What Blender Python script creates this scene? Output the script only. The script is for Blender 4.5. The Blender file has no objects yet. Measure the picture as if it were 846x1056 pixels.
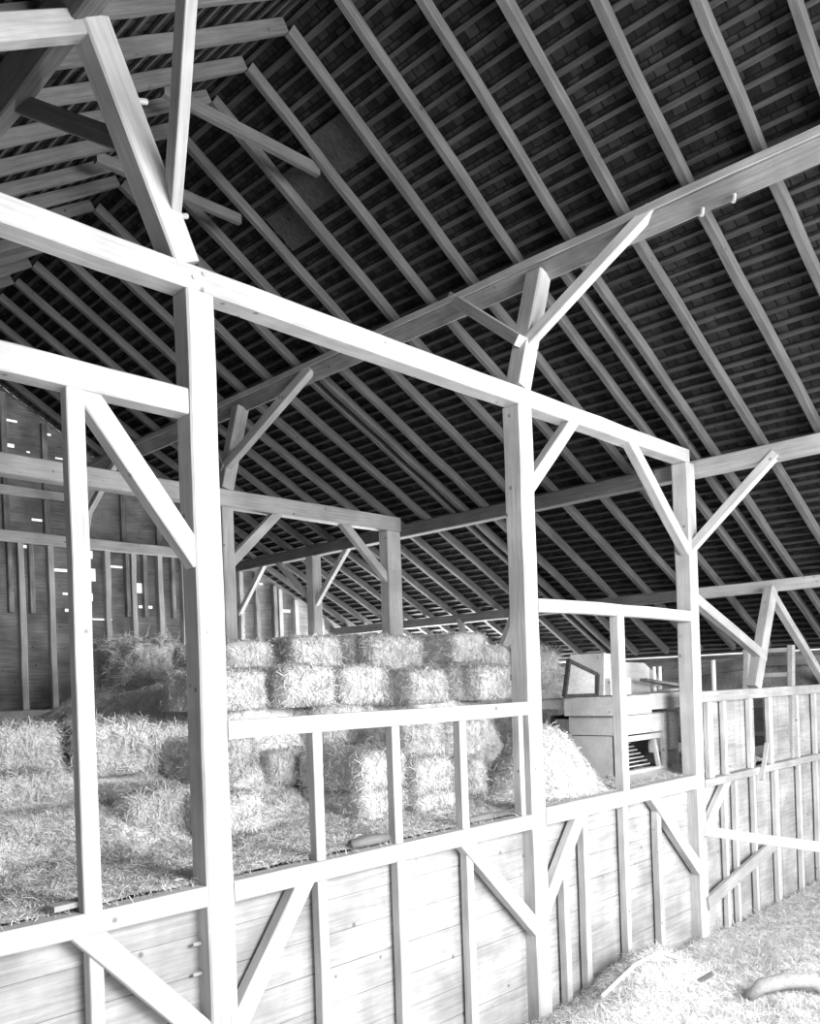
import bpy, math, random
import numpy as np
from mathutils import Vector, Matrix
random.seed(7); rng = np.random.default_rng(11)
SC = bpy.context.scene
COL = SC.collection

# ------------------------------------------------------------------ camera
H = 2.75
f_px, yaw, roll, pcx, pcy = 877.62, math.radians(45.5893), math.radians(-2.0139), 423.1, 706.9
fw = Vector((math.sin(yaw), math.cos(yaw), 0)); ri = Vector((math.cos(yaw), -math.sin(yaw), 0)); up = Vector((0, 0, 1))
ri, up = ri*math.cos(roll)+up*math.sin(roll), up*math.cos(roll)-ri*math.sin(roll)
cd = bpy.data.cameras.new('camera'); cam = bpy.data.objects.new('camera', cd); COL.objects.link(cam)
cam.matrix_world = Matrix(((ri.x, up.x, -fw.x, 0), (ri.y, up.y, -fw.y, 0), (ri.z, up.z, -fw.z, H), (0, 0, 0, 1)))
cd.sensor_fit = 'VERTICAL'; cd.sensor_height = 36; cd.lens = f_px*36/1056
cd.shift_y = (pcy-528)/1056; cd.shift_x = (423-pcx)/1056
cd.clip_start = 0.05; cd.clip_end = 200
SC.camera = cam

# ------------------------------------------------------------------ world, lamps, exposure
w = bpy.data.worlds.new('overcast_sky'); SC.world = w; w.use_nodes = True
bg = w.node_tree.nodes['Background']; bg.inputs[0].default_value = (1, 1, 1, 1); bg.inputs[1].default_value = 1.0
def area(name, loc, target, sx, sy, power):
    l = bpy.data.lights.new(name, 'AREA'); l.shape = 'RECTANGLE'; l.size = sx; l.size_y = sy; l.energy = power
    o = bpy.data.objects.new(name, l); COL.objects.link(o); o.location = loc
    o.rotation_euler = (Vector(target)-Vector(loc)).to_track_quat('-Z', 'Y').to_euler()
    return o
area('barn_door_daylight', (4.4, -3.4, 4.3), (6.4, 5.0, 1.0), 4.4, 2.8, 1050)
area('right_side_fill', (11.0, -3.4, 2.6), (10.2, 4.0, .8), 3.0, 2.6, 420)  # fill lamp added to brighten the right side; no such door is seen
area('added_eave_light', (13.42, 11.6, 2.35), (10.4, 9.6, 4.2), 3.2, 0.75, 950)  # lamp at an invented, unseen wall gap, added to light the lean-to roof
SC.view_settings.view_transform = 'Standard'; SC.view_settings.look = 'None'
SC.view_settings.gamma = 1; SC.view_settings.use_curve_mapping = False
SC.view_settings.exposure = 0.38

# ------------------------------------------------------------------ materials (all grey: a black-and-white photograph)
def new_mat(name):
    m = bpy.data.materials.new(name); m.use_nodes = True
    n = m.node_tree.nodes; return m, n, m.node_tree.links, n['Principled BSDF']
def g(v): return (v, v, v, 1)
def wood(name, dark, light, grain=26, stain=0.25, bump=0.35):
    m, n, l, b = new_mat(name)
    tc = n.new('ShaderNodeTexCoord'); oi = n.new('ShaderNodeObjectInfo')
    ad = n.new('ShaderNodeVectorMath'); ad.operation = 'ADD'
    sc_ = n.new('ShaderNodeVectorMath'); sc_.operation = 'SCALE'; sc_.inputs['Scale'].default_value = 37
    cx = n.new('ShaderNodeCombineXYZ'); l.new(oi.outputs['Random'], cx.inputs[0]); l.new(oi.outputs['Random'], cx.inputs[1])
    l.new(cx.outputs[0], sc_.inputs[0]); l.new(tc.outputs['Object'], ad.inputs[0]); l.new(sc_.outputs[0], ad.inputs[1])
    mp = n.new('ShaderNodeMapping'); mp.inputs['Scale'].default_value = (1.3, grain, grain); l.new(ad.outputs[0], mp.inputs[0])
    no = n.new('ShaderNodeTexNoise'); no.inputs['Scale'].default_value = 1.6; no.inputs['Detail'].default_value = 6; no.inputs['Roughness'].default_value = .65
    l.new(mp.outputs[0], no.inputs[0])
    r = n.new('ShaderNodeValToRGB'); r.color_ramp.elements[0].position = .3; r.color_ramp.elements[1].position = .7
    r.color_ramp.elements[0].color = g(dark); r.color_ramp.elements[1].color = g(light); l.new(no.outputs[0], r.inputs[0])
    n2 = n.new('ShaderNodeTexNoise'); n2.inputs['Scale'].default_value = 2.3; n2.inputs['Detail'].default_value = 4; l.new(ad.outputs[0], n2.inputs[0])
    mr = n.new('ShaderNodeMapRange'); mr.inputs[1].default_value = .35; mr.inputs[2].default_value = .65; mr.inputs[3].default_value = 1-stain; mr.inputs[4].default_value = 1; l.new(n2.outputs[0], mr.inputs[0])
    mx = n.new('ShaderNodeMix'); mx.data_type = 'RGBA'; mx.blend_type = 'MULTIPLY'; mx.inputs[0].default_value = 1
    l.new(r.outputs[0], mx.inputs[6]); l.new(mr.outputs[0], mx.inputs[7])
    # dark knots, a few per metre
    vo = n.new('ShaderNodeTexVoronoi'); vo.inputs['Scale'].default_value = 4.5; l.new(ad.outputs[0], vo.inputs[0])
    k = n.new('ShaderNodeMapRange'); k.inputs[1].default_value = .05; k.inputs[2].default_value = .1; k.inputs[3].default_value = .45; k.inputs[4].default_value = 1; l.new(vo.outputs['Distance'], k.inputs[0])
    mk = n.new('ShaderNodeMix'); mk.data_type = 'RGBA'; mk.blend_type = 'MULTIPLY'; mk.inputs[0].default_value = 1
    l.new(mx.outputs[2], mk.inputs[6]); l.new(k.outputs[0], mk.inputs[7]); l.new(mk.outputs[2], b.inputs['Base Color'])
    b.inputs['Roughness'].default_value = .85; b.inputs['Specular IOR Level'].default_value = .2
    bp = n.new('ShaderNodeBump'); bp.inputs['Strength'].default_value = bump; bp.inputs['Distance'].default_value = .01
    l.new(no.outputs[0], bp.inputs['Height']); l.new(bp.outputs[0], b.inputs['Normal'])
    return m
M_timber = wood('planed_timber', .44, .62)
M_roof_timber = wood('dark_roof_timber', .085, .165)  # even dark tone for the roof timbers
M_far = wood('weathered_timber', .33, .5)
M_board = wood('partition_board', .36, .56, stain=.4)
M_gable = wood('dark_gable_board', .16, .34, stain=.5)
M_machine = wood('machine_board', .55, .72, stain=.3)
M_purlin = wood('old_purlin_timber', .2, .33, stain=.4)
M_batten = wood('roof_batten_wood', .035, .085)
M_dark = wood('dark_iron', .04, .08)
M_peg = wood('oak_peg', .35, .5)
M_rod = wood('pale_rod', .75, .85, stain=.05)

def straw(name, lo, hi, scale=9):
    m, n, l, b = new_mat(name)
    geo = n.new('ShaderNodeNewGeometry'); tc = n.new('ShaderNodeTexCoord')
    no = n.new('ShaderNodeTexNoise'); no.inputs['Scale'].default_value = scale; no.inputs['Detail'].default_value = 5; l.new(tc.outputs['Object'], no.inputs[0])
    fine = n.new('ShaderNodeTexNoise'); fine.inputs['Scale'].default_value = 70; fine.inputs['Detail'].default_value = 4; l.new(tc.outputs['Object'], fine.inputs[0])
    a = n.new('ShaderNodeMath'); a.operation = 'MULTIPLY_ADD'; a.inputs[1].default_value = .5; l.new(geo.outputs['Random Per Island'], a.inputs[0])
    h = n.new('ShaderNodeMath'); h.operation = 'MULTIPLY'; h.inputs[1].default_value = .5; l.new(fine.outputs[0], h.inputs[0]); l.new(h.outputs[0], a.inputs[2])
    r = n.new('ShaderNodeValToRGB'); r.color_ramp.elements[0].position = .2; r.color_ramp.elements[1].position = .75
    r.color_ramp.elements[0].color = g(lo); r.color_ramp.elements[1].color = g(hi); l.new(a.outputs[0], r.inputs[0])
    mr = n.new('ShaderNodeMapRange'); mr.inputs[1].default_value = .3; mr.inputs[2].default_value = .6; mr.inputs[3].default_value = .7; mr.inputs[4].default_value = 1; l.new(no.outputs[0], mr.inputs[0])
    mx = n.new('ShaderNodeMix'); mx.data_type = 'RGBA'; mx.blend_type = 'MULTIPLY'; mx.inputs[0].default_value = 1
    l.new(r.outputs[0], mx.inputs[6]); l.new(mr.outputs[0], mx.inputs[7]); l.new(mx.outputs[2], b.inputs['Base Color'])
    b.inputs['Roughness'].default_value = .8; b.inputs['Specular IOR Level'].default_value = .25
    bp = n.new('ShaderNodeBump'); bp.inputs['Strength'].default_value = .6; bp.inputs['Distance'].default_value = .02
    l.new(fine.outputs[0], bp.inputs['Height']); l.new(bp.outputs[0], b.inputs['Normal'])
    return m
M_hay = straw('straw', .42, .97)
M_oldhay = straw('old_dark_straw', .36, .78)

def shingle_mat():
    m, n, l, b = new_mat('shingle_underside')
    tc = n.new('ShaderNodeTexCoord'); mp = n.new('ShaderNodeMapping'); l.new(tc.outputs['UV'], mp.inputs[0])
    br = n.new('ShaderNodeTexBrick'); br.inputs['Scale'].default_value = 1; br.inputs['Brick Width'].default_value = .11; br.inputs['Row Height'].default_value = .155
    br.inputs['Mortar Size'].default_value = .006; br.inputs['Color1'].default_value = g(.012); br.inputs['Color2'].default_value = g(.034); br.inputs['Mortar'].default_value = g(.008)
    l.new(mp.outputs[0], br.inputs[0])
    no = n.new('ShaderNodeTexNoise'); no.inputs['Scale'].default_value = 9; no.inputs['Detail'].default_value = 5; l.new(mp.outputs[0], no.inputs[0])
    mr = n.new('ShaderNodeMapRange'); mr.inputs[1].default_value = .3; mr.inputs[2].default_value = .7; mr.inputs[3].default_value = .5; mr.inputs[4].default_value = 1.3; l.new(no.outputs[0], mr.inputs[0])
    mx = n.new('ShaderNodeMix'); mx.data_type = 'RGBA'; mx.blend_type = 'MULTIPLY'; mx.inputs[0].default_value = 1
    l.new(br.outputs[0], mx.inputs[6]); l.new(mr.outputs[0], mx.inputs[7]); l.new(mx.outputs[2], b.inputs['Base Color'])
    b.inputs['Roughness'].default_value = .9; b.inputs['Specular IOR Level'].default_value = .1
    bp = n.new('ShaderNodeBump'); bp.inputs['Strength'].default_value = .8; bp.inputs['Distance'].default_value = .02
    l.new(br.outputs['Fac'], bp.inputs['Height']); bp.invert = True; l.new(bp.outputs[0], b.inputs['Normal'])
    return m
M_shingle = shingle_mat()

# ------------------------------------------------------------------ helpers
def tag(o, label=None, cat=None, group=None, kind=None):
    if label: o['label'] = label
    if cat: o['category'] = cat
    if group: o['group'] = group
    if kind: o['kind'] = kind
    return o
def link(name, me, parent=None):
    o = bpy.data.objects.new(name, me); COL.objects.link(o)
    if parent is not None: o.parent = parent
    return o
def mesh_np(name, V, F4, mat, smooth=False, mats=None, mi=None):
    me = bpy.data.meshes.new(name); V = np.asarray(V, np.float32); F4 = np.asarray(F4, np.int32)
    me.vertices.add(len(V)); me.vertices.foreach_set('co', V.ravel())
    me.loops.add(F4.size); me.loops.foreach_set('vertex_index', F4.ravel())
    me.polygons.add(len(F4)); me.polygons.foreach_set('loop_start', np.arange(0, F4.size, 4, dtype=np.int32))
    if smooth is not False: me.polygons.foreach_set('use_smooth', np.ones(len(F4), bool) if smooth is True else np.asarray(smooth))
    me.materials.append(mat); me.update(calc_edges=True); return me
class MB:
    """collects shapes for one mesh"""
    def __init__(s): s.v = []; s.f = []
    def loft(s, rings):
        """closed cross-sections skinned one to the next, ends capped"""
        b = len(s.v); n = len(rings[0])
        for r in rings: s.v += [tuple(p) for p in r]
        for i in range(len(rings)-1):
            for j in range(n):
                s.f.append((b+i*n+j, b+i*n+(j+1) % n, b+(i+1)*n+(j+1) % n, b+(i+1)*n+j))
        s.f.append(tuple(range(b+n-1, b-1, -1))); k = b+(len(rings)-1)*n; s.f.append(tuple(range(k, k+n)))
    def box(s, x0, x1, y0, y1, z0, z1):
        s.loft([[(x, y0, z0), (x, y1, z0), (x, y1, z1), (x, y0, z1)] for x in (x0, x1)])
    def bar(s, p0, p1, w, h, ch=0.12, seg=1, jit=0, upv=(0, 0, 1), taper=1):
        """chamfered rectangular bar; w across, h along upv"""
        p0, p1 = Vector(p0), Vector(p1); d = (p1-p0).normalized(); u = Vector(upv)
        if abs(d.dot(u)) > .98: u = Vector((0, 1, 0))
        sd = d.cross(u).normalized(); u = sd.cross(d).normalized()
        c = ch*min(w, h); rings = []
        prof = [(-w/2+c, -h/2), (w/2-c, -h/2), (w/2, -h/2+c), (w/2, h/2-c), (w/2-c, h/2), (-w/2+c, h/2), (-w/2, h/2-c), (-w/2, -h/2+c)]
        for i in range(seg+1):
            t = i/seg; k = 1+(taper-1)*t
            jx, jy, js = random.uniform(-jit, jit), random.uniform(-jit, jit), 1+random.uniform(-jit, jit)/max(w, .01)*.6
            if i in (0, seg): jx = jy = 0
            q = p0.lerp(p1, t)
            rings.append([q+sd*(a*k*js+jx)+u*(bb*k*js+jy) for a, bb in prof])
        s.loft(rings)
    def tube(s, pts, r, n=8):
        pts = [Vector(p) for p in pts]; rings = []
        for i, p in enumerate(pts):
            d = (pts[min(i+1, len(pts)-1)]-pts[max(i-1, 0)]).normalized()
            u = Vector((0, 0, 1)) if abs(d.z) < .9 else Vector((1, 0, 0))
            a = d.cross(u).normalized(); b_ = a.cross(d); rr = r if not isinstance(r, (list, tuple)) else r[i]
            rings.append([p+(a*math.cos(t)+b_*math.sin(t))*rr for t in [k*2*math.pi/n for k in range(n)]])
        s.loft(rings)
    def build(s, name, mat, parent=None, smooth=False):
        me = bpy.data.meshes.new(name); me.from_pydata(s.v, [], s.f); me.materials.append(mat)
        if smooth: me.polygons.foreach_set('use_smooth', [True]*len(me.polygons))
        me.update(); return link(name, me, parent)

def beam(name, p0, p1, w, h, mat, label=None, cat=None, group=None, upv=(0, 0, 1), jit=.004, parent=None, kind=None, seg=None, bow=0, roll_ang=0):
    """a timber: local X runs along it, so the grain does too.  w = across (horizontal), h = along upv"""
    p0, p1 = Vector(p0), Vector(p1); L = (p1-p0).length; d = (p1-p0).normalized(); u = Vector(upv)
    if abs(d.dot(u)) > .98: u = Vector((0, 1, 0))
    sd = u.cross(d).normalized(); u = d.cross(sd).normalized()
    if roll_ang:
        R_ = Matrix.Rotation(roll_ang, 3, d); sd = R_ @ sd; u = R_ @ u
    seg = seg or max(2, int(L/.45)); c = .07*min(w, h); rings = []
    prof = [(-w/2+c, -h/2), (w/2-c, -h/2), (w/2, -h/2+c), (w/2, h/2-c), (w/2-c, h/2), (-w/2+c, h/2), (-w/2, h/2-c), (-w/2, -h/2+c)]
    for i in range(seg+1):
        t = i/seg; jx, jy = (0, 0) if i in (0, seg) else (random.uniform(-jit, jit), random.uniform(-jit, jit))
        k = 1+random.uniform(-jit, jit)/max(w, h)*.8; b_ = bow*4*t*(1-t)
        rings.append([(t*L, a*k+jx, bb*k+jy+b_) for a, bb in prof])
    mb = MB(); mb.loft(rings); o = mb.build(name, mat, parent)
    o.matrix_world = Matrix(((d.x, sd.x, u.x, p0.x), (d.y, sd.y, u.y, p0.y), (d.z, sd.z, u.z, p0.z), (0, 0, 0, 1)))
    tag(o, label, cat, group, kind)
    return o
def child_beam(par, name, p0, p1, w, h, mat, **k):
    o = beam(name, p0, p1, w, h, mat, **k); mw = o.matrix_world.copy()
    o.parent = par; o.matrix_parent_inverse = par.matrix_world.inverted(); o.matrix_world = mw
    return o
def pegs(par, pts, d=(0, -1, 0), L=.09, r=.013):
    for p in pts:
        p = Vector(p); e = p+Vector(d)*L; mb = MB(); mb.tube([p, e], r, 7)
        o = mb.build('peg', M_peg); o.parent = par; o.matrix_parent_inverse = par.matrix_world.inverted()
def empty(name, loc, label, cat, group=None):
    o = bpy.data.objects.new(name, None); COL.objects.link(o); o.location = loc; tag(o, label, cat, group); o.empty_display_size = .1
    return o
def part(mb, name, mat, par, label=None):
    """mesh given in world coordinates, parented to an Empty that is only translated"""
    loc = par.location if par.type == 'EMPTY' else Vector((0, 0, 0))
    mb.v = [(x-loc.x, y-loc.y, z-loc.z) for x, y, z in mb.v]
    o = mb.build(name, mat, par); tag(o, label); return o
def vpost(name, x0, x1, y0, y1, z0, z1, mat, label, cat='post', group=None, jit=.004):
    return beam(name, ((x0+x1)/2, (y0+y1)/2, z0), ((x0+x1)/2, (y0+y1)/2, z1), x1-x0, y1-y0, mat, label, cat, group, upv=(0, 1, 0), jit=jit)

# straw blades scattered on points with normals
def blades(P, N, L, W, lift=.25, droop=.3, T=None):
    n = len(P)
    r = rng.normal(size=(n, 3)) if T is None else T
    t = r-(r*N).sum(1)[:, None]*N; t /= np.linalg.norm(t, axis=1)[:, None]+1e-9
    t = t+N*rng.uniform(-.1, lift*2, n)[:, None]; t /= np.linalg.norm(t, axis=1)[:, None]
    s = np.cross(t, N); s /= np.linalg.norm(s, axis=1)[:, None]+1e-9
    s = s+N*rng.normal(0, .4, n)[:, None]; s /= np.linalg.norm(s, axis=1)[:, None]
    l = (L*rng.uniform(.5, 1.5, n))[:, None]; w_ = (W*rng.uniform(.6, 1.4, n))[:, None]/2
    a = P-N*.008; b = a+t*l*.5+N*.01; c = a+t*l; c[:, 2] -= droop*l[:, 0]*rng.uniform(0, 1, n)
    V = np.stack([a-s*w_, a+s*w_, b-s*w_, b+s*w_, c-s*w_*.6, c+s*w_*.6], 1).reshape(-1, 3)
    i = np.arange(n)[:, None]*6
    F = np.concatenate([i+np.array([[0, 1, 3, 2]]), i+np.array([[2, 3, 5, 4]])], 0)
    return V, F
def sample(V, F, n, keep=None):
    V = np.asarray(V); F = np.asarray(F)
    a, b, c, d = V[F[:, 0]], V[F[:, 1]], V[F[:, 2]], V[F[:, 3]]
    nr = np.cross(c-a, d-b); ar = np.linalg.norm(nr, axis=1); nr /= ar[:, None]+1e-12
    if keep is not None: ar = ar*keep((a+c)/2)
    k = rng.choice(len(F), n, p=ar/ar.sum()); u = rng.uniform(size=(n, 1)); v = rng.uniform(size=(n, 1))
    P = (a[k]*(1-u)+b[k]*u)*(1-v)+(d[k]*(1-u)+c[k]*u)*v
    return P, nr[k]
def vnoise(P, scale, seed=0):
    """cheap smooth noise from sines"""
    r = np.random.default_rng(seed); o = 0
    for i in range(7):
        k = r.normal(size=3)*scale*(1+.35*i); o = o+np.sin(P@k+r.uniform(0, 6.28))/(1+.3*i)
    return o/3.2
def grid_mesh(fn, x0, x1, y0, y1, st):
    nx, ny = int((x1-x0)/st)+1, int((y1-y0)/st)+1
    X, Y = np.meshgrid(np.linspace(x0, x1, nx), np.linspace(y0, y1, ny), indexing='ij')
    V = np.stack([X, Y, fn(X, Y)], -1).reshape(-1, 3); i = np.arange(nx*ny).reshape(nx, ny)
    F = np.stack([i[:-1, :-1], i[1:, :-1], i[1:, 1:], i[:-1, 1:]], -1).reshape(-1, 4)
    return V, F
def ss(a, b, x): t = np.clip((x-a)/(b-a), 0, 1); return t*t*(3-2*t)
def hay_field(name, fn, box, st, n, L, W, mat, label, cat, kind='stuff', keep=None, lift=.3):
    V, F = grid_mesh(fn, *box, st); P, N = sample(V, F, n, keep); bV, bF = blades(P, N, L, W, lift)
    sm = np.concatenate([np.ones(len(F), bool), np.zeros(len(bF), bool)])
    me = mesh_np(name, np.concatenate([V, bV]), np.concatenate([F, bF+len(V)]), mat, smooth=sm)
    return tag(link(name, me), label, cat, kind=kind)

# ------------------------------------------------------------------ the setting
D = 4.36                     # front face of the timber frame
RX, RZ = 4.25, 7.93          # ridge (underside of rafters)
PX, PZ = 6.42, 6.63          # upper purlin line
S1, S2, SL = (RZ-PZ)/(PX-RX), .505, .64
EX = 13.6
def roof_z(x):
    return RZ-S1*(x-RX) if RX <= x <= PX else (PZ-S2*(x-PX) if x > PX else RZ-SL*(RX-x))
YN, YF = -1.6, 13.6
RD = .105                     # rafter depth
def roof_sheet(name, pts):
    me = bpy.data.meshes.new(name); n = len(pts); v = []; f = []; uv = []
    s = [0]
    for a, b in zip(pts, pts[1:]): s.append(s[-1]+math.dist(a, b))
    for t in (0, .04):
        for y in (YN, YF): v += [(x, y, z+t) for x, z in pts]
    for i in range(n-1):
        f.append((i, i+1, n+i+1, n+i)); f.append((2*n+i, 3*n+i, 3*n+i+1, 2*n+i+1))
    f += [(0, n, 3*n, 2*n), (n-1, 3*n-1, 4*n-1, 2*n-1)]
    f += [tuple(list(range(n))+list(range(3*n-1, 2*n-1, -1))), tuple(list(range(2*n-1, n-1, -1))+list(range(3*n, 4*n)))]
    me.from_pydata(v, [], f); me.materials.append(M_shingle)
    ul = me.uv_layers.new(name='UV')
    for lp in me.loops: vi = lp.vertex_index; ul.data[lp.index].uv = (v[vi][1], s[vi % n])
    me.update(); return tag(link(name, me), kind='structure')
OFF = RD*1.14+.03
right_pts = [(RX, RZ+OFF+.02), (PX+.03, PZ+OFF), (EX+.1, roof_z(EX+.1)+OFF)]
left_pts = [(RX, RZ+OFF+.02), (-3.2, roof_z(-3.2)+OFF)]
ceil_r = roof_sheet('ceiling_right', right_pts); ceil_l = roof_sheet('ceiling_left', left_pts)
def battens(ceil, pts, par_slope):
    tot = sum(math.dist(a, b) for a, b in zip(pts, pts[1:])); s = .06
    proto = {}
    while s < tot-.03:
        q = s
        for a, b in zip(pts, pts[1:]):
            Ls = math.dist(a, b)
            if q <= Ls: break
            q -= Ls
        t = q/Ls; x, z = a[0]+(b[0]-a[0])*t, a[1]+(b[1]-a[1])*t
        tv = Vector((b[0]-a[0], 0, b[1]-a[1])).normalized(); nv = Vector((-tv.z, 0, tv.x)) if tv.x > 0 else Vector((tv.z, 0, -tv.x))
        c = Vector((x, 0, z))-nv*.014
        p0, p1 = Vector((c.x, YN+.02, c.z)), Vector((c.x, YF-.02, c.z))
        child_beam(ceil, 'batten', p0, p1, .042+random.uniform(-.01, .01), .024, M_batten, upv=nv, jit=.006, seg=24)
        s += .155+random.uniform(-.012, .012)
battens(ceil_r, right_pts, S2); battens(ceil_l, left_pts, SL)

# ground and its hay
mb = MB(); mb.box(-6, 14.5, -6, 14, -.6, -.3); tag(mb.build('floor', M_oldhay), kind='structure')
def ground_h(X, Y):
    P = np.stack([X, Y, X*0], -1)
    z = -.22+.035*vnoise(P, 2.2, 1)+.02*vnoise(P, 7, 2)
    z = z+.2*np.exp(-((X-5.6)/.7)**2-((Y-3.9)/.5)**2)
    z = z+.42*np.exp(-((X-7.15)/.62)**2-((Y-4.0)/.38)**2)+.2*np.exp(-((X-6.4)/.5)**2-((Y-3.7)/.5)**2)
    z = z+.12*np.exp(-((X-8.1)/.8)**2-((Y-3.2)/.6)**2)+.05*vnoise(P, 4.5, 9)*np.exp(-((X-6.9)/1.6)**2-((Y-3.4)/.8)**2)
    return z
hay_field('loose_hay', ground_h, (1.8, 13.2, 1.2, 4.38, ), .05, 110000, .1, .0042, M_hay, 'loose trampled hay covering the barn floor in front of the boarded partition', 'hay',
          keep=lambda c: (c[:, 0] > 4.8)*1.0, lift=.35)

# boarded partition under the loft edge (horizontal boards), one run per bay
def boards_h(mb, x0, x1, y, z0, z1, hgt, th=.022, holes=(), gap=.004):
    z = z0
    while z < z1-.01:
        zt = min(z1, z+hgt+random.uniform(-.02, .02)); cuts = sorted({x0, x1, *[h for q in holes for h in q[:2] if x0 < h < x1]})
        dy = random.uniform(-.004, .004)
        for a, b in zip(cuts, cuts[1:]):
            segs = [(z, zt-gap)]
            for q in holes:
                if q[0] <= a+1e-6 and q[1] >= b-1e-6:
                    segs = [s_ for (u, v) in segs for s_ in ((u, min(v, q[2])), (max(u, q[3]), v)) if s_[1]-s_[0] > .002]
            for u, v in segs: mb.box(a, b, y+dy, y+dy+th, u, v)
        z = zt
mb = MB(); boards_h(mb, -1.2, 9.06, D+.13, -.35, 1.50, .24)
tag(mb.build('wall_front', M_board), kind='structure')
# right of the third post: vertical boards up to the rail, with two open slots
mb = MB(); x = 9.17
while x < 13.25:
    wd = random.uniform(.17, .23); x1 = min(x+wd, 13.25)
    mb.box(x, x1-.003, D+.11+random.uniform(-.004, .004), D+.133, -.35, 1.5)
    if not (9.28 < x+.1 < 9.52 or 10.78 < x+.1 < 11.2): mb.box(x, x1-.003, D+.11+random.uniform(-.004, .004), D+.133, 1.5, 2.46)
    x = x1
tag(mb.build('wall_front_right', M_board), kind='structure')

# loft floor
mb = MB(); yy = D+.16
while yy < 13.45: mb.box(-1.2, 13.25, yy, yy+.217, 1.44, 1.5); yy += .22
tag(mb.build('floor_loft', M_board), kind='structure')

# gable wall with its daylight chinks
GY = 13.5
holes = [(5.25,5.45,5.10,5.15),(5.67,6.04,4.77,4.82),(6.30,6.46,4.65,4.86),(7.13,7.31,4.50,4.67),(5.89,6.05,4.40,4.44),(5.92,6.05,4.13,4.18),(6.65,6.94,4.90,4.94),(7.20,7.47,4.24,4.29),(6.36,6.72,4.01,4.04),(5.44,5.61,5.54,5.58),(6.51,6.58,3.47,3.51),(5.09,5.28,7.04,7.08),(5.67,5.80,6.93,6.97),(5.85,6.01,6.58,6.61),(6.35,6.42,5.02,5.15),(5.11,5.22,6.64,6.7),(9.60,9.83,4.79,4.83),(10.22,10.47,4.28,4.34),(6.32,6.40,4.32,4.45),(9.55,9.73,4.68,4.72),(5.4,5.46,6.60,6.63),(6.1,6.17,6.55,6.6),(7.2,7.26,3.7,3.72)]
def gable(mb, xa, xb, z0):
    z = z0; top = lambda x: roof_z(x)+RD
    def edge(zz, sg):
        x = RX
        while xa < x < xb and top(x) > zz: x += sg*.01
        return min(max(x, xa), xb)
    while z < top(RX):
        zt = min(z+.2, top(RX)); lo, hi, l0, h0 = edge(zt, -1), edge(zt, 1), edge(z, -1), edge(z, 1)
        y = GY+random.uniform(0, .004)
        if hi-lo > .05: boards_h(mb, lo, hi, y, z, zt, .3, .02, holes, -.004)
        for a, b in ((lo, l0), (h0, hi)):        # triangular ends cut to the roof pitch
            q = [(a, z), (b, z), (hi, zt)] if b == hi else [(b, z), (a, z), (a, zt)]
            if abs(a-b) > .02: mb.loft([[(x_, yy, z_) for x_, z_ in q] for yy in (y, y+.02)])
        z = zt
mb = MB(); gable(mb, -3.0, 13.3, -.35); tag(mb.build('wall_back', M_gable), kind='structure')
# low outer wall under the right eave, unseen gap added for the eave lamp; left eave wall
mb = MB(); y = YN
while y < 13.45: [mb.box(13.3, 13.325, y, y+.198, a_, b_) for a_, b_ in (((-.35, 1.95), (2.75, 3.065)) if 10.0 < y < 13.2 else ((-.35, 3.065),))]; y += .2
tag(mb.build('wall_right', M_gable), kind='structure')
mb = MB(); y = YN
while y < 13.45: mb.box(-3.0, -2.975, y, y+.196, -.35, roof_z(-2.98)+.1); y += .2
tag(mb.build('wall_left', M_gable), kind='structure')

# ------------------------------------------------------------------ near bent (Y = D)
TY = D+.085
P1 = vpost('post', 2.70, 2.885, D, D+.165, -.3, 5.125, M_timber, 'thick timber post nearest the camera, left end of the open loft frame')
P2 = vpost('post', 5.90, 6.09, D, D+.19, -.3, 5.125, M_timber, 'thick timber post in the middle of the frame, carrying the forked strut')
P3 = vpost('post', 8.965, 9.15, D, D+.19, -.3, 5.125, M_timber, 'thick timber post at the far right end of the pale tie beam')
pegs(P1, [(2.70, D+.09, 1.27), (2.70, D+.1, 1.09)], (-1, 0, 0), .06, .012)
tie = beam('tie_beam', (-1.8, TY, 5.205), (9.04, TY, 5.205), .17, .15, M_timber, 'long pale tie beam sloping across the whole picture over the three thick posts', 'beam')
pegs(tie, [(2.75, D+.01, 5.2), (2.82, D+.01, 5.24), (6.0, D+.01, 5.2)], L=.015)
# loft edge beams
for x0, x1, zt, zb, lb in ((-1.2, 2.70, 1.615, 1.495, 'horizontal loft edge beam left of the nearest thick post'),
                       (2.885, 5.90, 1.61, 1.485, 'horizontal loft edge beam between nearest and middle thick posts, under the bale opening'),
                       (6.09, 8.965, 1.645, 1.49, 'horizontal loft edge beam in front of the wooden machine'),
                       (9.15, 13.2, 1.57, 1.48, 'horizontal beam at loft height right of the third thick post')):
    beam('loft_edge_beam', (x0, D+.065, (zt+zb)/2), (x1, D+.065, (zt+zb)/2), .13, zt-zb, M_timber if x1 < 9 else M_far, lb, 'beam')
# girts and rails
beam('girt', (-1.2, D+.06, 4.455), (2.68, D+.06, 4.455), .14, .15, M_timber, 'short pale horizontal girt at upper left, ending at the nearest thick post', 'beam')
beam('rail', (2.885, D+.05, 2.52), (5.90, D+.05, 2.52), .09, .115, M_timber, 'white rail across the bay in front of the hay bales', 'rail')
beam('rail', (6.09, D+.05, 3.41), (8.965, D+.05, 3.41), .09, .115, M_timber, 'slightly bowed white rail high in the bay above the wooden machine', 'rail', bow=.012)
beam('rail', (9.15, D+.05, 2.505), (13.2, D+.05, 2.495), .09, .125, M_far, 'horizontal rail capping the boarded wall right of the third post', 'rail')
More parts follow.
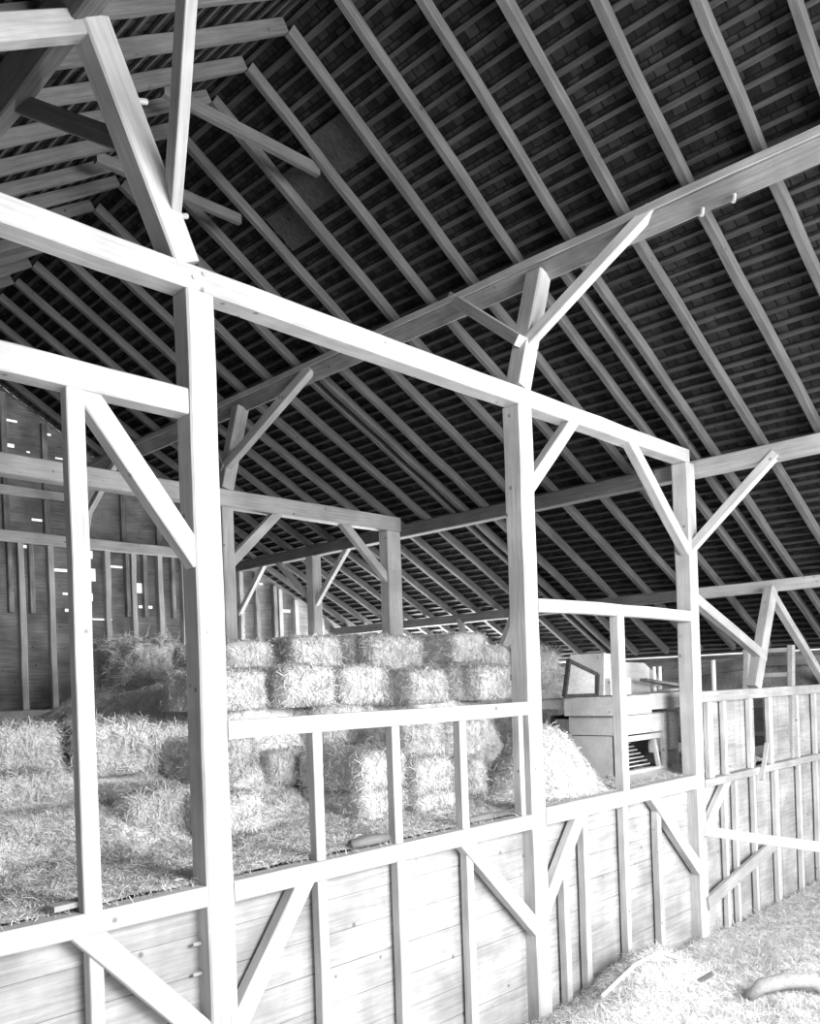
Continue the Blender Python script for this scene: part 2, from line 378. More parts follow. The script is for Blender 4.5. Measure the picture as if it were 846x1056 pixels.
# studs in the bale opening
def stud(x1, z0, z1, label, mat=M_timber, w=.08, dep=.075, group=None, y0=D+.03):
    return vpost('stud', x1-w, x1, y0, y0+dep, z0, z1, mat, label, 'stud', group, jit=.003)
sl = stud(2.06, 1.60, 4.39, 'tall thin stud at left under the upper girt', w=.1, y0=D+.004)
stud(3.63, 1.60, 2.47, 'leftmost short stud between loft edge beam and white rail')
stud(4.36, 1.60, 2.47, 'second short stud from the left below the white rail, beside a dark sided bale')
stud(5.10, 1.60, 2.47, 'third short stud from the left below the white rail, in front of stacked pale bales')
stud(5.84, 1.60, 2.47, 'narrow short stud below the white rail, tight against the middle thick post', w=.06)
stud(7.53, 1.63, 3.37, 'lone wide stud standing in front of the wooden machine', w=.12, dep=.1, y0=D+.01)
# studs below the loft edge
LB = 1.49
stud(2.07, -.3, LB, 'stud below the loft edge beam at the lower left corner')
for x0, x1, lb in ((3.50, 3.63, 'stud below the loft edge at the head of the brace beside the nearest post'),
                   (4.23, 4.37, 'middle stud on the boarded wall below the bale opening'),
                   (4.96, 5.13, 'stud on the boarded wall at the head of the brace left of the middle post'),
                   (6.56, 6.78, 'first full stud on boarded wall right of the middle thick post'),
                   (7.28, 7.50, 'middle stud on the boarded wall below the wooden machine'),
                   (7.92, 8.17, 'stud on the boarded wall at the head of the brace left of the third post')):
    stud(x1, -.3, LB, lb)
stud(6.44, -.3, 1.08, 'short stud under the slanting brace right of the middle thick post')
for x0, x1, lb in ((9.60, 9.76, 'first stud on the lower boarded wall right of the third post'),
                   (9.94, 10.06, 'second narrow stud on the lower boarded wall right of the third post'),
                   (10.46, 10.60, 'third stud on the lower boarded wall right of the third post, below the open slot'),
                   (11.12, 11.32, 'wide fourth stud on the lower boarded wall right of the third post'),
                   (11.95, 12.12, 'fifth stud on the lower boarded wall, near the right picture edge'),
                   (12.6, 12.78, 'last stud on the lower boarded wall, at the right picture edge')):
    stud(x1, -.3, 1.485, lb, M_machine, w=.06 if x1 != 11.32 else .1, dep=.06)
for x0, x1, lb in ((9.30, 9.46, 'board-like stud above the loft beam just right of the dark slot at the third post'),
                   (9.72, 9.82, 'second stud above the loft beam right of the third post'),
                   (10.44, 10.56, 'stud at the left edge of the open dark slot under the rail'),
                   (10.96, 11.20, 'wide stud at the right edge of the open dark slot under the rail'),
                   (11.98, 12.12, 'stud between loft beam and rail, right of the dark slot'),
                   (12.68, 12.8, 'stud between loft beam and rail at the right picture edge')):
    stud(x1, 1.56, 2.45, lb, M_machine, w={11.20: .1, 9.46: .12}.get(x1, .06), dep=.06)
# braces in the plane of the bent
def brace(a, b, w, h, label, mat=M_timber, y=None, up_=(0, 1, 0), name='brace', ext=.07):
    if y is None: y = D+.012+h/2
    p = Vector((a[0], y, a[1]) if len(a) == 2 else a); q = Vector((b[0], y, b[1]) if len(b) == 2 else b)
    d = (q-p).normalized()*(ext if name == 'brace' else 0)
    return beam(name, p-d, q+d, w, h, mat, label, 'brace', upv=up_, jit=.003)
brace((2.08, 4.38), (2.70, 3.58), .13, .1, 'pale diagonal brace from the thin left stud down to the nearest thick post')
brace((1.98, 1.5), (2.70, .72), .14, .09, 'diagonal brace at the lower left, below the loft edge beam')
brace((3.44, 1.50), (2.88, .72), .13, .09, 'diagonal brace falling left to the foot of the nearest thick post')
brace((5.06, 1.49), (5.90, .66), .13, .09, 'diagonal brace falling right to the middle thick post')
brace((6.66, 1.50), (6.09, .80), .14, .08, 'diagonal brace rising right from the middle thick post')
brace((8.04, 1.49), (8.965, .62), .14, .09, 'diagonal brace falling right to the third thick post')
brace((9.15, .98), (9.80, 1.50), .12, .07, 'short brace rising right from the third post to the loft beam', M_machine)
brace((9.15, .2), (11.05, .56), .15, .05, 'low grey brace slanting up right from the foot of the third post', M_far, y=D+.0)
brace((6.09, 4.47), (6.76, 5.13), .12, .1, 'short pale brace between the middle post and the tie beam')
brace((7.85, 5.13), (8.965, 4.17), .12, .1, 'pale brace between the tie beam and the third post')
brace((9.06, D, 4.20), (9.19, 3.52, 5.02), .1, .1, 'pale brace from the third post up to the plate at right', up_=(1, 0, 0))
brace((9.15, 3.62), (10.98, 2.98), .12, .1, 'brace from the third post down to the slanted strut on the rail', M_far)
brace((11.40, 3.86), (10.74, 2.56), .19, .12, 'slanted strut standing on the rail under the eave purlin', M_far, name='strut')
brace((11.36, 3.80), (13.25, 2.58), .1, .1, 'thin brace falling right from the head of the slanted strut', M_far)
# rail from the third post toward the camera side
beam('rail', (9.12, D, 1.0), (9.12, 1.4, .87), .06, .1, M_rod, 'horizontal rail in a pale lit tone, running forward from the third post past the right edge', 'rail')  # light falling on this face is put into the pale colour

# roof frame: canted purlins, struts
ang1 = math.radians(42)
pur = beam('purlin', (6.43, YN+.3, 6.475), (6.43, 13.48, 6.475), .185, .185, M_purlin, 'long squared purlin under the middle of the right roof slope', 'beam', upv=(math.sin(ang1), 0, math.cos(ang1)), jit=.003)
child_beam(pur, 'lit_edge_strip', (6.29, YN+.3, 6.50), (6.29, 13.4, 6.50), .022, .062, M_far, seg=30, jit=.004)  # added pale strip imitating light along the purlin's edge
pegs(pur, [(6.38, 2.9, 6.36), (6.38, 2.65, 6.36)], (-.3, 0, -1), .06, .018)
ang2 = math.atan(SL)
purl = beam('purlin', (2.10, YN+.3, 6.485), (2.10, 13.48, 6.485), .18, .18, M_roof_timber, 'dark purlin under the left roof slope at the upper left corner', 'beam', upv=(-math.sin(ang2), 0, math.cos(ang2)))
strut2 = brace((6.0, D+.085, 5.28), (6.375, D+.085, 6.395), .17, .17, 'leaning strut on the middle thick post, forked with two braces under the purlin', name='strut')
strut1 = brace((2.72, D+.085, 5.28), (2.20, D+.085, 6.45), .175, .17, 'leaning strut rising left from the nearest thick post to the left purlin', M_timber, name='strut')
pegs(strut1, [(2.42, D+.06, 6.12), (2.66, D+.06, 5.55)], (.8, .1, .35), .13, .016)
brace((6.10, D+.07, 5.68), (6.33, 3.36, 6.47), .1, .09, 'long pale brace of the forked strut, reaching forward along the purlin', up_=(1, 0, 0))
brace((6.03, D+.1, 5.74), (6.34, 5.42, 6.5), .1, .09, 'shorter brace of the forked strut, reaching back to the purlin', up_=(1, 0, 0))
brace((2.64, D+.02, 5.62), (2.20, 3.36, 6.5), .13, .065, 'upright looking brace at upper left, rising from the leaning strut', M_far, up_=(1, 0, 0))
brace((2.42, D+.16, 5.93), (2.19, 5.42, 6.50), .11, .12, 'dark brace from the left purlin down to the leaning strut', M_roof_timber, up_=(1, 0, 0))
brace((2.12, 6.39), (0.9, 5.66), .13, .11, 'short timber at the top left corner, ending at the leaning strut', M_far, y=D+.07)
# plates and eave purlin
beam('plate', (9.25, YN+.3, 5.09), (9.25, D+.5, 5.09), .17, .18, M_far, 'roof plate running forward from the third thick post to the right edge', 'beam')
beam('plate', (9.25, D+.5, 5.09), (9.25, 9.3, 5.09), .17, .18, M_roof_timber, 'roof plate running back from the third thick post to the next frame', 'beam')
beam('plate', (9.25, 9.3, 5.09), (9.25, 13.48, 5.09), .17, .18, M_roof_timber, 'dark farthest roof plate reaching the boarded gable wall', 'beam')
beam('eave_purlin', (11.55, YN+.3, 3.91), (11.55, 5.75, 3.91), .14, .15, M_timber, 'lower eave purlin over the slanted strut, right of the third post', 'beam')  # same purlin as the next piece; light put into this brighter timber tone
beam('eave_purlin', (11.55, 5.75, 3.91), (11.55, 13.48, 3.91), .14, .15, M_roof_timber, 'eave purlin in a shaded tone behind the third post, running back above the far bales', 'beam')  # shade behind the post put into the darker timber tone
beam('eave_plate', (13.22, YN+.3, 2.93), (13.22, 13.48, 2.93), .13, .15, M_gable, 'dark wall plate under the slit of daylight at the right eave', 'beam')

# rafters
def rafter(a, b, y, label, group, w=.062, d=RD, mat=M_roof_timber):
    dirv = Vector((b[0]-a[0], 0, b[1]-a[1])).normalized(); nv = Vector((-dirv.z, 0, dirv.x))
    if nv.z < 0: nv = -nv
    o = nv*(d/2+.004)
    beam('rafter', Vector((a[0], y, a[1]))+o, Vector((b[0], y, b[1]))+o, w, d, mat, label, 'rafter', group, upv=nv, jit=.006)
k0 = -6
for k in range(k0, 20):
    y = 2.5+.557*k+random.uniform(-.02, .02)
    if y < YN+.15 or y > 13.42: continue
    wv = .062+random.uniform(-.008, .012)
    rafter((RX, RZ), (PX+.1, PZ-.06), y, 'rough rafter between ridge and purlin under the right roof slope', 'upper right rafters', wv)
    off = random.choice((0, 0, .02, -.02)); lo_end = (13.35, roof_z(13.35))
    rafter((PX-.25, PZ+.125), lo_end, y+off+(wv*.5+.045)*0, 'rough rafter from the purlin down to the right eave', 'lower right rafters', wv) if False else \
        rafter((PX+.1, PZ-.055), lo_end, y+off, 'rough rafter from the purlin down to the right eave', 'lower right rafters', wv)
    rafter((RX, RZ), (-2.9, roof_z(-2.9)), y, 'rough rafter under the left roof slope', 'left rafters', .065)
for y, lb in ((4.40, 'extra rafter doubled beside its neighbour above the forked strut'), (7.90, 'doubled far rafter lying close beside its neighbour')):
    rafter((PX+.1, PZ-.055), (13.35, roof_z(13.35)), y, lb, None, .07)
# collars
beam('collar_tie', (3.5, 5.90, 7.46), (5.06, 5.90, 7.46), .06, .1, M_roof_timber, 'short collar tie high under the ridge, crossing the dark patched roof', 'beam')
beam('collar_tie', (3.5, 7.05, 7.46), (5.0, 7.05, 7.46), .06, .1, M_roof_timber, 'lower collar tie farther back, emerging behind the leaning strut', 'beam')
# smooth dark patch boards let into the roof beside the collar
for (xa, ya, yb) in ((4.9, 5.30, 5.80), (5.0, 5.86, 6.36), (5.2, 6.44, 6.9)):
    z0, z1 = roof_z(xa)+RD*1.14, roof_z(xa+.34)+RD*1.14; mb = MB()
    mb.loft([[(xa, y, z0-.004), (xa+.34, y, z1-.004), (xa+.34, y, z1+.008), (xa, y, z0+.008)] for y in (ya, yb)])
    o = mb.build('patch_board', M_batten, ceil_r)

# ------------------------------------------------------------------ second bent (Y = 9.05)
E2 = 9.05
beam('tie_beam', (-1.8, E2+.09, 5.185), (9.16, E2+.09, 5.185), .18, .22, M_far, 'spotted grey tie beam of the second frame, behind the loft', 'beam')
vpost('post', 2.74, 2.92, E2, E2+.18, 1.5, 5.07, M_far, 'far left post of the second frame')
vpost('post', 6.0, 6.17, E2, E2+.18, 1.5, 5.07, M_far, 'grey post of the second frame, seen just right of the nearest post')
vpost('post', 8.87, 9.15, E2, E2+.2, 1.5, 5.07, M_far, 'thick grey post of the second frame, standing behind the bale stack')
yb2 = E2+.09
brace((6.11, 5.30), (6.385, 6.39), .17, .15, 'grey leaning strut on the second frame, under the purlin', M_far, y=yb2, name='strut')
brace((6.14, yb2-.05, 5.62), (6.34, 7.70, 6.44), .12, .1, 'curved looking grey brace of the second frame strut, reaching forward', M_far, up_=(1, 0, 0))
brace((6.13, yb2+.05, 5.62), (6.36, 10.1, 6.41), .1, .09, 'grey brace of the second frame strut, reaching back', M_far, up_=(1, 0, 0))
brace((6.17, 4.40), (6.90, 5.09), .12, .1, 'grey brace between second frame post and tie beam, left one', M_far, y=yb2)
brace((8.08, 5.09), (8.90, 4.36), .12, .1, 'grey curved brace between tie beam and thick far post', M_far, y=yb2)
vpost('post', 9.15, 9.34, 11.17, 11.36, 1.5, 5.0, M_far, 'slim far post under the plate, braced on both sides')
for a, b, lb in (((10.35, 5.01), (11.18, 4.20), 'thin pale brace right of the slim far post'), ((12.2, 5.01), (11.36, 4.3), 'dark brace left of the slim far post'), ((12.65, 5.01), (13.42, 4.25), 'farthest thin brace between plate and gable wall')):
    brace((9.22, a[0], a[1]), (9.22, b[0], b[1]), .09, .08, lb, M_far, up_=(1, 0, 0))
brace((11.5, E2-.3, 3.84), (10.72, E2-.3, 2.6), .17, .11, 'leaning grey strut under the far eave purlin', M_far, y=E2-.3, name='strut')
brace((11.5, 9.95, 3.84), (11.0, 9.3, 3.0), .1, .09, 'slanting grey brace under the far eave purlin', M_far, name='brace')
# gable frame
GYi = GY-.07
beam('tie_beam', (-2.8, GYi-.02, 5.24), (9.2, GYi-.02, 5.24), .14, .17, M_far, 'horizontal timber across the dark gable wall below the spotted tie beam', 'beam')
beam('girt', (-2.8, GYi, 5.95), (6.3, GYi, 5.95), .1, .14, M_far, 'upper horizontal timber on the dark gable wall at the left edge', 'beam')
beam('rail', (-2.8, GYi, 2.50), (6.6, GYi, 2.50), .1, .15, M_far, 'pale low rail along the foot of the gable wall behind the hay', 'rail')
gx = [4.6, 5.22, 5.68, 6.14, 6.62, 7.09, 7.58, 8.04, 8.6, 9.25]
for x in gx: vpost('gable_stud', x-.045, x+.045, GYi-.03, GY, 2.58, 5.155, M_far, 'long stud on the dark gable wall below its horizontal timber', 'stud', 'long gable studs', jit=.008)
for x in (5.06, 5.38, 6.98, 7.3, 7.84): vpost('gable_stud', x-.035, x+.035, GYi-.02, GY, 4.08, 5.155, M_gable, 'short hanging stud between the long studs of the gable wall', 'stud', 'short gable studs')
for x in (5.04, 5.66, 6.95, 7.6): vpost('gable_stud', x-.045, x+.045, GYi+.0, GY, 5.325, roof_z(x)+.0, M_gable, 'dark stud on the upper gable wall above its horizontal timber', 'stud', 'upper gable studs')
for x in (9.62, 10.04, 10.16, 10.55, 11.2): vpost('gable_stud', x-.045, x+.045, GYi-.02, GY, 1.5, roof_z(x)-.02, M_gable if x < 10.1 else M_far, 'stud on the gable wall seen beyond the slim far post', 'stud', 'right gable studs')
brace((6.18, 5.33), (6.40, 6.38), .16, .14, 'grey strut on the gable wall under the end of the purlin', M_far, y=GYi-.05, name='strut')
brace((6.2, GYi-.15, 5.62), (6.36, 12.5, 6.38), .1, .09, 'brace at the gable end of the purlin', M_far, up_=(1, 0, 0))

# ------------------------------------------------------------------ hay in the loft
def loft_h(X, Y):
    P = np.stack([X, Y, X*0], -1); n = .05*vnoise(P, 1.7, 3)+.025*vnoise(P, 6, 4)
    z = 1.632+.0*Y
    left = 1-ss(3.9, 4.6, X)
    z = z+left*(.26*ss(5.7, 6.3, Y)+.42*ss(6.5, 7.6, Y)+.1*ss(8, 9.5, Y))
    mid = ss(3.9, 4.6, X)*(1-ss(7.9, 8.6, X)); z = z+mid*(.28*ss(5.6, 6.4, Y)*(1-ss(5.2, 6, X))+.95*ss(6.2, 6.7, Y)-.1*ss(8, 9.2, Y)-.35*ss(10, 11.5, Y))
    rr = np.sqrt(((X-6.95)/np.where(X > 6.95, .62, .36))**2+((Y-5.08)/.5)**2); z = z+(.64+.1*vnoise(P, 5, 8)+.05*vnoise(P, 12, 12))*np.exp(-rr**3.2)*ss(4.44, 4.8, Y)
    z = z+1.75*np.exp(-((X-10.6)/1.05)**2-((Y-8.0)/1.0)**2)
    return z+n*ss(4.7, 5.3, Y)+.012*vnoise(P, 9, 5)
hay_field('loose_hay', loft_h, (-1, 13.1, D+.1, 13.38), .06, 190000, .08, .005, M_hay, 'loose hay heaped over the loft floor around and behind the bales', 'hay',
          keep=lambda c: ((c[:, 0] > .8) & ((c[:, 1] < 9.6) | (c[:, 0] < 6.5)) & (c[:, 0] < 11.5))*(1+1.5*(c[:, 1] < 6.2)), lift=.3)

def bale_mesh(name, sx, sy, sz, seed, mat, nbl, rough=.03, shag=.07, W=.0055):
    """a pressed rectangular bale, bottom at z=0, front end at y=0"""
    r = np.random.default_rng(seed); nx, ny, nz = 7, 12, 6; pts = {}; V = []; F = []
    def vid(i, j, k):
        if (i, j, k) not in pts:
            p = np.array([i/nx*2-1, j/ny*2-1, k/nz*2-1.])
            q = np.abs(p)**9; s = (q.sum())**(1/9); p = p/s if s > 1 else p
            pts[(i, j, k)] = len(V); V.append(p*np.array([sx, sy, sz])/2)
        return pts[(i, j, k)]
    for i in range(nx):
        for j in range(ny):
            F.append((vid(i, j, nz), vid(i+1, j, nz), vid(i+1, j+1, nz), vid(i, j+1, nz))); F.append((vid(i, j+1, 0), vid(i+1, j+1, 0), vid(i+1, j, 0), vid(i, j, 0)))
    for i in range(nx):
        for k in range(nz):
            F.append((vid(i, 0, k), vid(i+1, 0, k), vid(i+1, 0, k+1), vid(i, 0, k+1))); F.append((vid(i, ny, k+1), vid(i+1, ny, k+1), vid(i+1, ny, k), vid(i, ny, k)))
    for j in range(ny):
        for k in range(nz):
            F.append((vid(0, j, k+1), vid(0, j+1, k+1), vid(0, j+1, k), vid(0, j, k))[::-1][::-1]); F.append((vid(nx, j, k), vid(nx, j+1, k), vid(nx, j+1, k+1), vid(nx, j, k+1)))
    V = np.array(V); F = np.array(F)
    # outward faces
    a, b, c, d = V[F[:, 0]], V[F[:, 1]], V[F[:, 2]], V[F[:, 3]]
    fl = (np.cross(c-a, d-b)*((a+c)/2)).sum(1) < 0; F[fl] = F[fl][:, ::-1]
    nrm = V/np.linalg.norm(V, axis=1)[:, None]
    V = V+nrm*(rough*vnoise(V, 7, seed)+rough*.5*vnoise(V, 17, seed+1))[:, None]
    # two twine grooves squeezing the sides
    for yy in (-.22, .22): V[:, [0, 2]] *= (1-.05*np.exp(-((V[:, 1]-yy*sy)/.05)**2))[:, None]
    P, N = sample(V, F, nbl); bV, bF = blades(P, N, shag, W, .3, .35)
    A = np.concatenate([V, bV]); A += np.array([0, sy/2, sz/2]); A[:, 2] = np.maximum(A[:, 2], .0)
    sm = np.concatenate([np.ones(len(F), bool), np.zeros(len(bF), bool)])
    return mesh_np(name, A, np.concatenate([F, bF+len(V)]), mat, smooth=sm)
BALE = [bale_mesh('hay_bale', .56, .92, .36, 21+i, M_hay, 6500) for i in range(4)]
SHAG = [bale_mesh('shaggy_bale', .6, .95, .42, 41+i, M_hay, 7000, rough=.07, shag=.1) for i in range(2)]
OLD = [bale_mesh('old_bale', .62, .95, .5, 61+i, M_hay, 6500, rough=.11, shag=.13) for i in range(2)]
# (front-end centre x, front y, base z, turn, kind, scale, label)
B_ = [
 (5.08, 7.20, 2.88, .12, 'b', 1.05, 'bale at the left end of the top row, behind the nearest thick post'),
 (5.80, 7.00, 2.91, -.12, 'b', 1.12, 'rounded bale second from left in the top row'),
 (6.62, 6.74, 2.92, .09, 'b', 1.1, 'pale ended bale in the top row in front of the thick far post'),
 (7.38, 7.20, 2.98, .0, 'b', .98, 'shaded bale in the top row just right of the thick far post'),
 (7.97, 6.72, 3.00, -.05, 'b', 1.0, 'highest bright ended bale at the right of the top row'),
 (9.62, 7.60, 2.88, .1, 'b', 1.1, 'grey bale on the far heap, just left of the middle thick post'),
 (4.42, 6.40, 2.58, .08, 'b', 1.0, 'dark sided bale at the left end of the second row, next to the nearest post'),
 (5.04, 6.20, 2.58, -.04, 'b', 1.1, 'large bale of the second row above the leftmost short stud'),
 (5.74, 6.20, 2.57, .05, 'b', 1.08, 'middle bale of the second row above the white rail'),
 (6.48, 6.02, 2.55, .0, 'b', 1.02, 'bright ended bale of the second row right of the middle'),
 (7.80, 6.20, 2.55, .05, 'b', 1.12, 'bale at the right end of the second row, next to the middle thick post'),
 (7.10, 6.62, 2.58, .0, 'b', 1.0, 'recessed bale in the second row, under the shaded top bale'),
 (4.20, 6.30, 1.96, .05, 'b', 1.05, 'dark bale under the rail, right beside the nearest thick post'),
 (4.76, 6.16, 1.88, -.08, 'b', .9, 'small rounded bale behind the leftmost short stud'),
 (5.35, 6.10, 2.22, .06, 'b', 1.0, 'bale lying just below the rail behind the dark sided stack'),
 (5.02, 5.22, 1.86, .0, 'b', .98, 'upper bale of the dark sided stack between the first two short studs'),
 (5.02, 5.24, 1.53, .02, 'b', .96, 'lower bale of the dark sided stack between the first two short studs'),
 (5.65, 5.34, 2.09, .0, 'b', 1.0, 'top bale of the bright stack behind the third short stud, left column'),
 (6.26, 5.42, 2.04, -.05, 'b', 1.0, 'top bale of the bright stack behind the third short stud, right column'),
 (5.62, 5.20, 1.77, .03, 'b', .9, 'middle bale of the bright stack behind the third short stud'),
 (5.56, 5.12, 1.44, .0, 'b', .95, 'bottom bale of the bright stack, behind the loft edge beam'),
 (6.2, 5.28, 1.66, .1, 'b', 1.0, 'slumped bale low beside the narrow stud at the middle post'),
 (2.78, 7.10, 2.12, .25, 's', 1.0, 'shaggy bale at the far left of the heap, left of the thin stud'),
 (3.42, 6.85, 2.08, -.2, 's', 1.05, 'shaggy bale on the left heap between the thin stud and nearest post'),
 (4.03, 6.95, 2.05, .08, 's', 1.0, 'shaggy bale on the left heap close against the nearest thick post'),
 (2.55, 6.70, 1.75, .1, 's', 1.0, 'half buried bale low at the left picture edge'),
 (3.30, 5.90, 1.62, -.1, 's', .95, 'low bale at the front of the left heap, between stud and nearest post'),
 (3.72, 5.52, 1.64, .0, 'b', .9, 'bale end peeping out right of the nearest thick post'),
 (5.06, 9.3, 2.36, .05, 'o', .9, 'dark broken bale at the bottom of the far heap by the gable wall'),
 (5.66, 9.25, 2.36, -.06, 'o', .95, 'dark bale of the far heap, half hidden by the nearest thick post'),
 (5.3, 9.4, 2.84, .05, 'o', 1.1, 'dark shaggy bale on top of the far heap by the gable wall'),
 (10.3, 7.35, 2.62, -.3, 'o', 1.2, 'grey hay lump behind the wooden machine, right of the middle post'),
]
for i, (x, y, z, a, kd, s, lb) in enumerate(B_):
    pool = {'b': BALE, 's': SHAG, 'o': OLD}[kd]; o = link('hay_bale', pool[i % len(pool)])
    o.location = (x, y, z); o.rotation_euler = (random.uniform(-.03, .03), random.uniform(-.03, .03), a); o.scale = (s, s, s)
    tag(o, lb, 'hay bale', 'hay bales stacked in the loft')

# ------------------------------------------------------------------ wooden machine in the right bay
mc = empty('threshing_machine', (8.9, 5.1, 1.5), 'box-like wooden machine with a slatted opening, standing behind the lone wide stud', 'machine')
def prt(name, mat, fn, label=None):
    mb = MB(); fn(mb); return part(mb, name, mat, mc, label)
X0, Y0 = 8.12, 4.87
prt('side_panel', M_machine, lambda m: (m.box(X0, X0+.03, Y0, 5.44, 1.5, 2.12), m.box(X0-.015, X0+.03, Y0-.01, 5.45, 2.13, 2.33)))
prt('side_panel', M_machine, lambda m: (m.box(X0+.1, X0+.13, 5.44, 5.85, 1.5, 2.30),))
prt('front_panel', M_machine, lambda m: (m.box(X0+.03, 9.22, Y0, Y0+.03, 2.12, 2.33), m.box(9.18, 9.24, Y0-.012, Y0+.04, 1.62, 2.33), m.box(X0+.0, X0+.07, Y0-.012, Y0+.04, 1.5, 2.33)))
prt('front_panel', M_machine, lambda m: (m.box(9.24, 9.9, Y0+.2, Y0+.23, 1.85, 2.33), m.box(9.9, 9.94, Y0+.2, 5.7, 1.5, 2.33)))
prt('top_slab', M_machine, lambda m: (m.box(X0-.07, 8.78, Y0-.08, 5.47, 2.345, 2.55), m.box(8.79, 10.1, Y0-.06, 5.6, 2.38, 2.56), m.box(X0-.0, 8.9, 5.48, 6.0, 2.42, 2.53)))
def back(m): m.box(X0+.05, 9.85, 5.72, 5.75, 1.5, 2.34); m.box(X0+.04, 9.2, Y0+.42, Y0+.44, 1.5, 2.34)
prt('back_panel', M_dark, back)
fr = prt('opening_frame', M_machine, lambda m: (m.box(8.2, 9.18, Y0+.01, Y0+.05, 2.04, 2.10), m.box(8.2, 9.18, Y0+.01, Y0+.05, 1.66, 1.71), m.bar((9.02, Y0+.04, 2.03), (9.12, Y0+.04, 1.7), .05, .04)))
mb = MB()
for i in range(8): mb.bar((8.18, Y0+.10+.035*i, 1.70+.04*i), (9.08-.01*i, Y0+.10+.035*i, 1.70+.04*i), .03, .012)
part(mb, 'slat_grille', M_machine, mc)
prt('sloping_sill', M_machine, lambda m: m.loft([[(x, Y0-.16, 1.61), (x, Y0+.1, 1.66), (x, Y0+.1, 1.70), (x, Y0-.16, 1.64)] for x in (8.1, 9.3)]))
# hopper on top: leaning boards
def hop(m):
    m.loft([[(8.32, y, 2.555), (8.36, y, 2.555), (8.86, y+.02, 3.06), (8.82, y+.02, 3.06)] for y in (5.05, 5.45)])
    m.loft([[(x, 5.05, 2.555), (x, 5.08, 2.555), (x+.12, 5.3, 2.78), (x+.12, 5.27, 2.78)] for x in (8.4, 8.95)])
prt('hopper', M_machine, lambda m: (m.box(8.42, 8.86, 5.28, 5.32, 2.74, 3.04), m.loft([[(8.36, 5.15, 2.56), (8.40, 5.15, 2.56), (8.44, 5.15, 3.04), (8.40, 5.15, 3.04)], [(8.36, 5.6, 2.56), (8.40, 5.6, 2.56), (8.44, 5.6, 3.04), (8.40, 5.6, 3.04)]]), m.box(8.40, 8.85, 5.08, 5.30, 2.56, 2.75)))
prt('rear_panel', M_machine, lambda m: m.loft([[(9.0, y, 2.56), (10.2, y, 2.56), (10.05, y, 2.78), (9.75, y, 2.93), (9.0, y, 2.95)] for y in (5.40, 5.43)]))
# leaning frame
def lf(m):
    c = [(7.96, 5.40, 2.57), (8.10, 5.42, 2.97), (8.33, 5.20, 2.80), (8.26, 5.18, 2.57)]
    for a, b in zip(c, c[1:]+c[:1]): m.bar(a, b, .05, .04)
fo = empty('wooden_frame', (8.1, 5.33, 2.53), 'dark edged wooden frame leaning against the hopper on the machine', 'frame')
mb = MB(); lf(mb); part(mb, 'frame', M_batten, fo)
mb = MB(); mb.loft([[(7.97, 5.40+d_, 2.58), (8.10, 5.42+d_, 2.95), (8.32, 5.20+d_, 2.79), (8.25, 5.18+d_, 2.58)] for d_ in (0, .012)]); part(mb, 'panel', M_far, fo)
# clutter on the machine's right end
mb = MB(); mb.tube([(9.9, 5.35, 2.575), (9.9, 5.35, 2.88)], .022); tag(mb.build('rod', M_rod), 'short pale upright rod on the machine, left of a pair', 'rod')
mb = MB(); mb.tube([(10.05, 5.35, 2.56), (10.05, 5.35, 2.88)], .022); tag(mb.build('rod', M_rod), 'short pale upright rod on the machine, right of a pair', 'rod')
beam('plank', (9.35, 5.2, 2.72), (10.6, 5.2, 2.60), .1, .035, M_gable, 'dark plank lying across the machine behind the third post', 'plank')
beam('plank', (9.5, 5.0, 2.585), (10.7, 5.3, 2.585), .12, .03, M_far, 'grey plank lying low on the machine behind the third post', 'plank')
mb = MB(); mb.tube([(10.95, 5.05, 1.5), (10.95, 5.05, 2.95)], .03); tag(mb.build('pole', M_rod), 'pale upright pole beyond the rail right of the third post', 'pole')

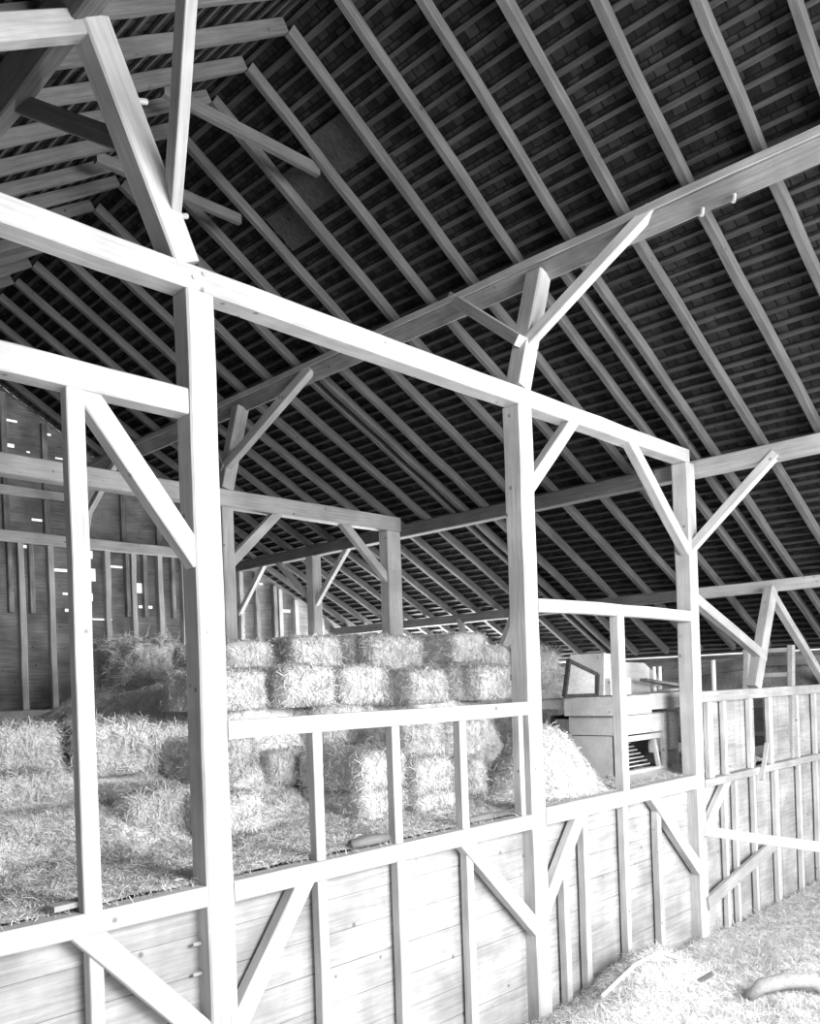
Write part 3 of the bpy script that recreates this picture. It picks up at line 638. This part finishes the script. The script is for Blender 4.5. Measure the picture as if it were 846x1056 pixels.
# step ladder beyond the rail
ld = empty('ladder', (12, 4.8, 1.5), 'grey wooden ladder standing beyond the rail under the daylight slit', 'ladder')
for ya, yb in ((5.13, 5.02), (4.47, 4.42)):
    mb = MB(); mb.bar((12, ya, 1.5), (12, yb, 3.12), .09, .08); part(mb, 'leg', M_far, ld)
for z in (1.9, 2.3, 2.72, 3.06):
    mb = MB(); mb.bar((11.99, 5.08, z), (11.99, 4.44, z), .05, .06, upv=(0, 0, 1)); part(mb, 'rung', M_far, ld)
beam('timber', (12.6, 5.2, 2.9), (12.6, 6.6, 2.78), .12, .16, M_gable, 'dark squared timber below the daylight slit right of the third post', 'timber')

# ------------------------------------------------------------------ small things
mb = MB(); mb.tube([(6.22, 3.95, .06), (6.75, 3.94, .19), (7.12, 3.90, .22), (7.2, 3.72, .18)], .018)
tag(mb.build('bent_rod', M_rod, smooth=True), 'white bent rod lying on the hay at the foot of the wall', 'rod')
mb = MB(); mb.bar((7.33, 3.62, -.04), (7.36, 3.5, .05), .04, .04); tag(mb.build('stick', M_gable), 'short stick with a dark end poking from the hay right of the bent rod', 'stick')
mb = MB(); mb.tube([(7.42, 3.2, -.12), (7.5, 3.12, -.02), (7.72, 2.98, .0), (7.9, 2.82, -.02), (7.98, 2.72, -.14)], [.04, .065, .07, .065, .04], 12)
tag(mb.build('log', M_board, smooth=True), 'bent log half buried in the hay at the lower right', 'log')
beam('scrap_wood', (9.6, 2.9, -.17), (10.1, 2.6, -.16), .05, .04, M_machine, 'upper of two pale sticks on the hay at the right edge', 'stick')
beam('scrap_wood', (9.0, 2.75, -.17), (9.35, 2.45, -.16), .05, .04, M_machine, 'lower of two pale sticks on the hay at the right edge', 'stick')
mb = MB(); mb.tube([(3.9, D+.09, 1.66), (4.05, D+.085, 1.668), (4.24, D+.075, 1.662)], [.035, .042, .03], 9)
tag(mb.build('log', M_gable, smooth=True), 'small weathered log on the loft edge between first and second short studs', 'log')
mb = MB(); mb.tube([(5.16, D+.09, 1.655), (5.4, D+.08, 1.66), (5.66, D+.085, 1.655)], [.024, .03, .022], 9)
tag(mb.build('log', M_gable, smooth=True), 'thin weathered log on the loft edge between third stud and middle post', 'log')
beam('scrap_wood', (1.82, D+.1, 1.655), (2.02, D+.12, 1.655), .09, .03, M_far, 'plank end on the loft edge beside the foot of the thin left stud', 'scrap')
beam('stick', (10.62, D-.03, 1.42), (10.86, D-.02, 1.86), .05, .03, M_timber, 'pale loose stick leaning in the open dark slot under the rail', 'stick')
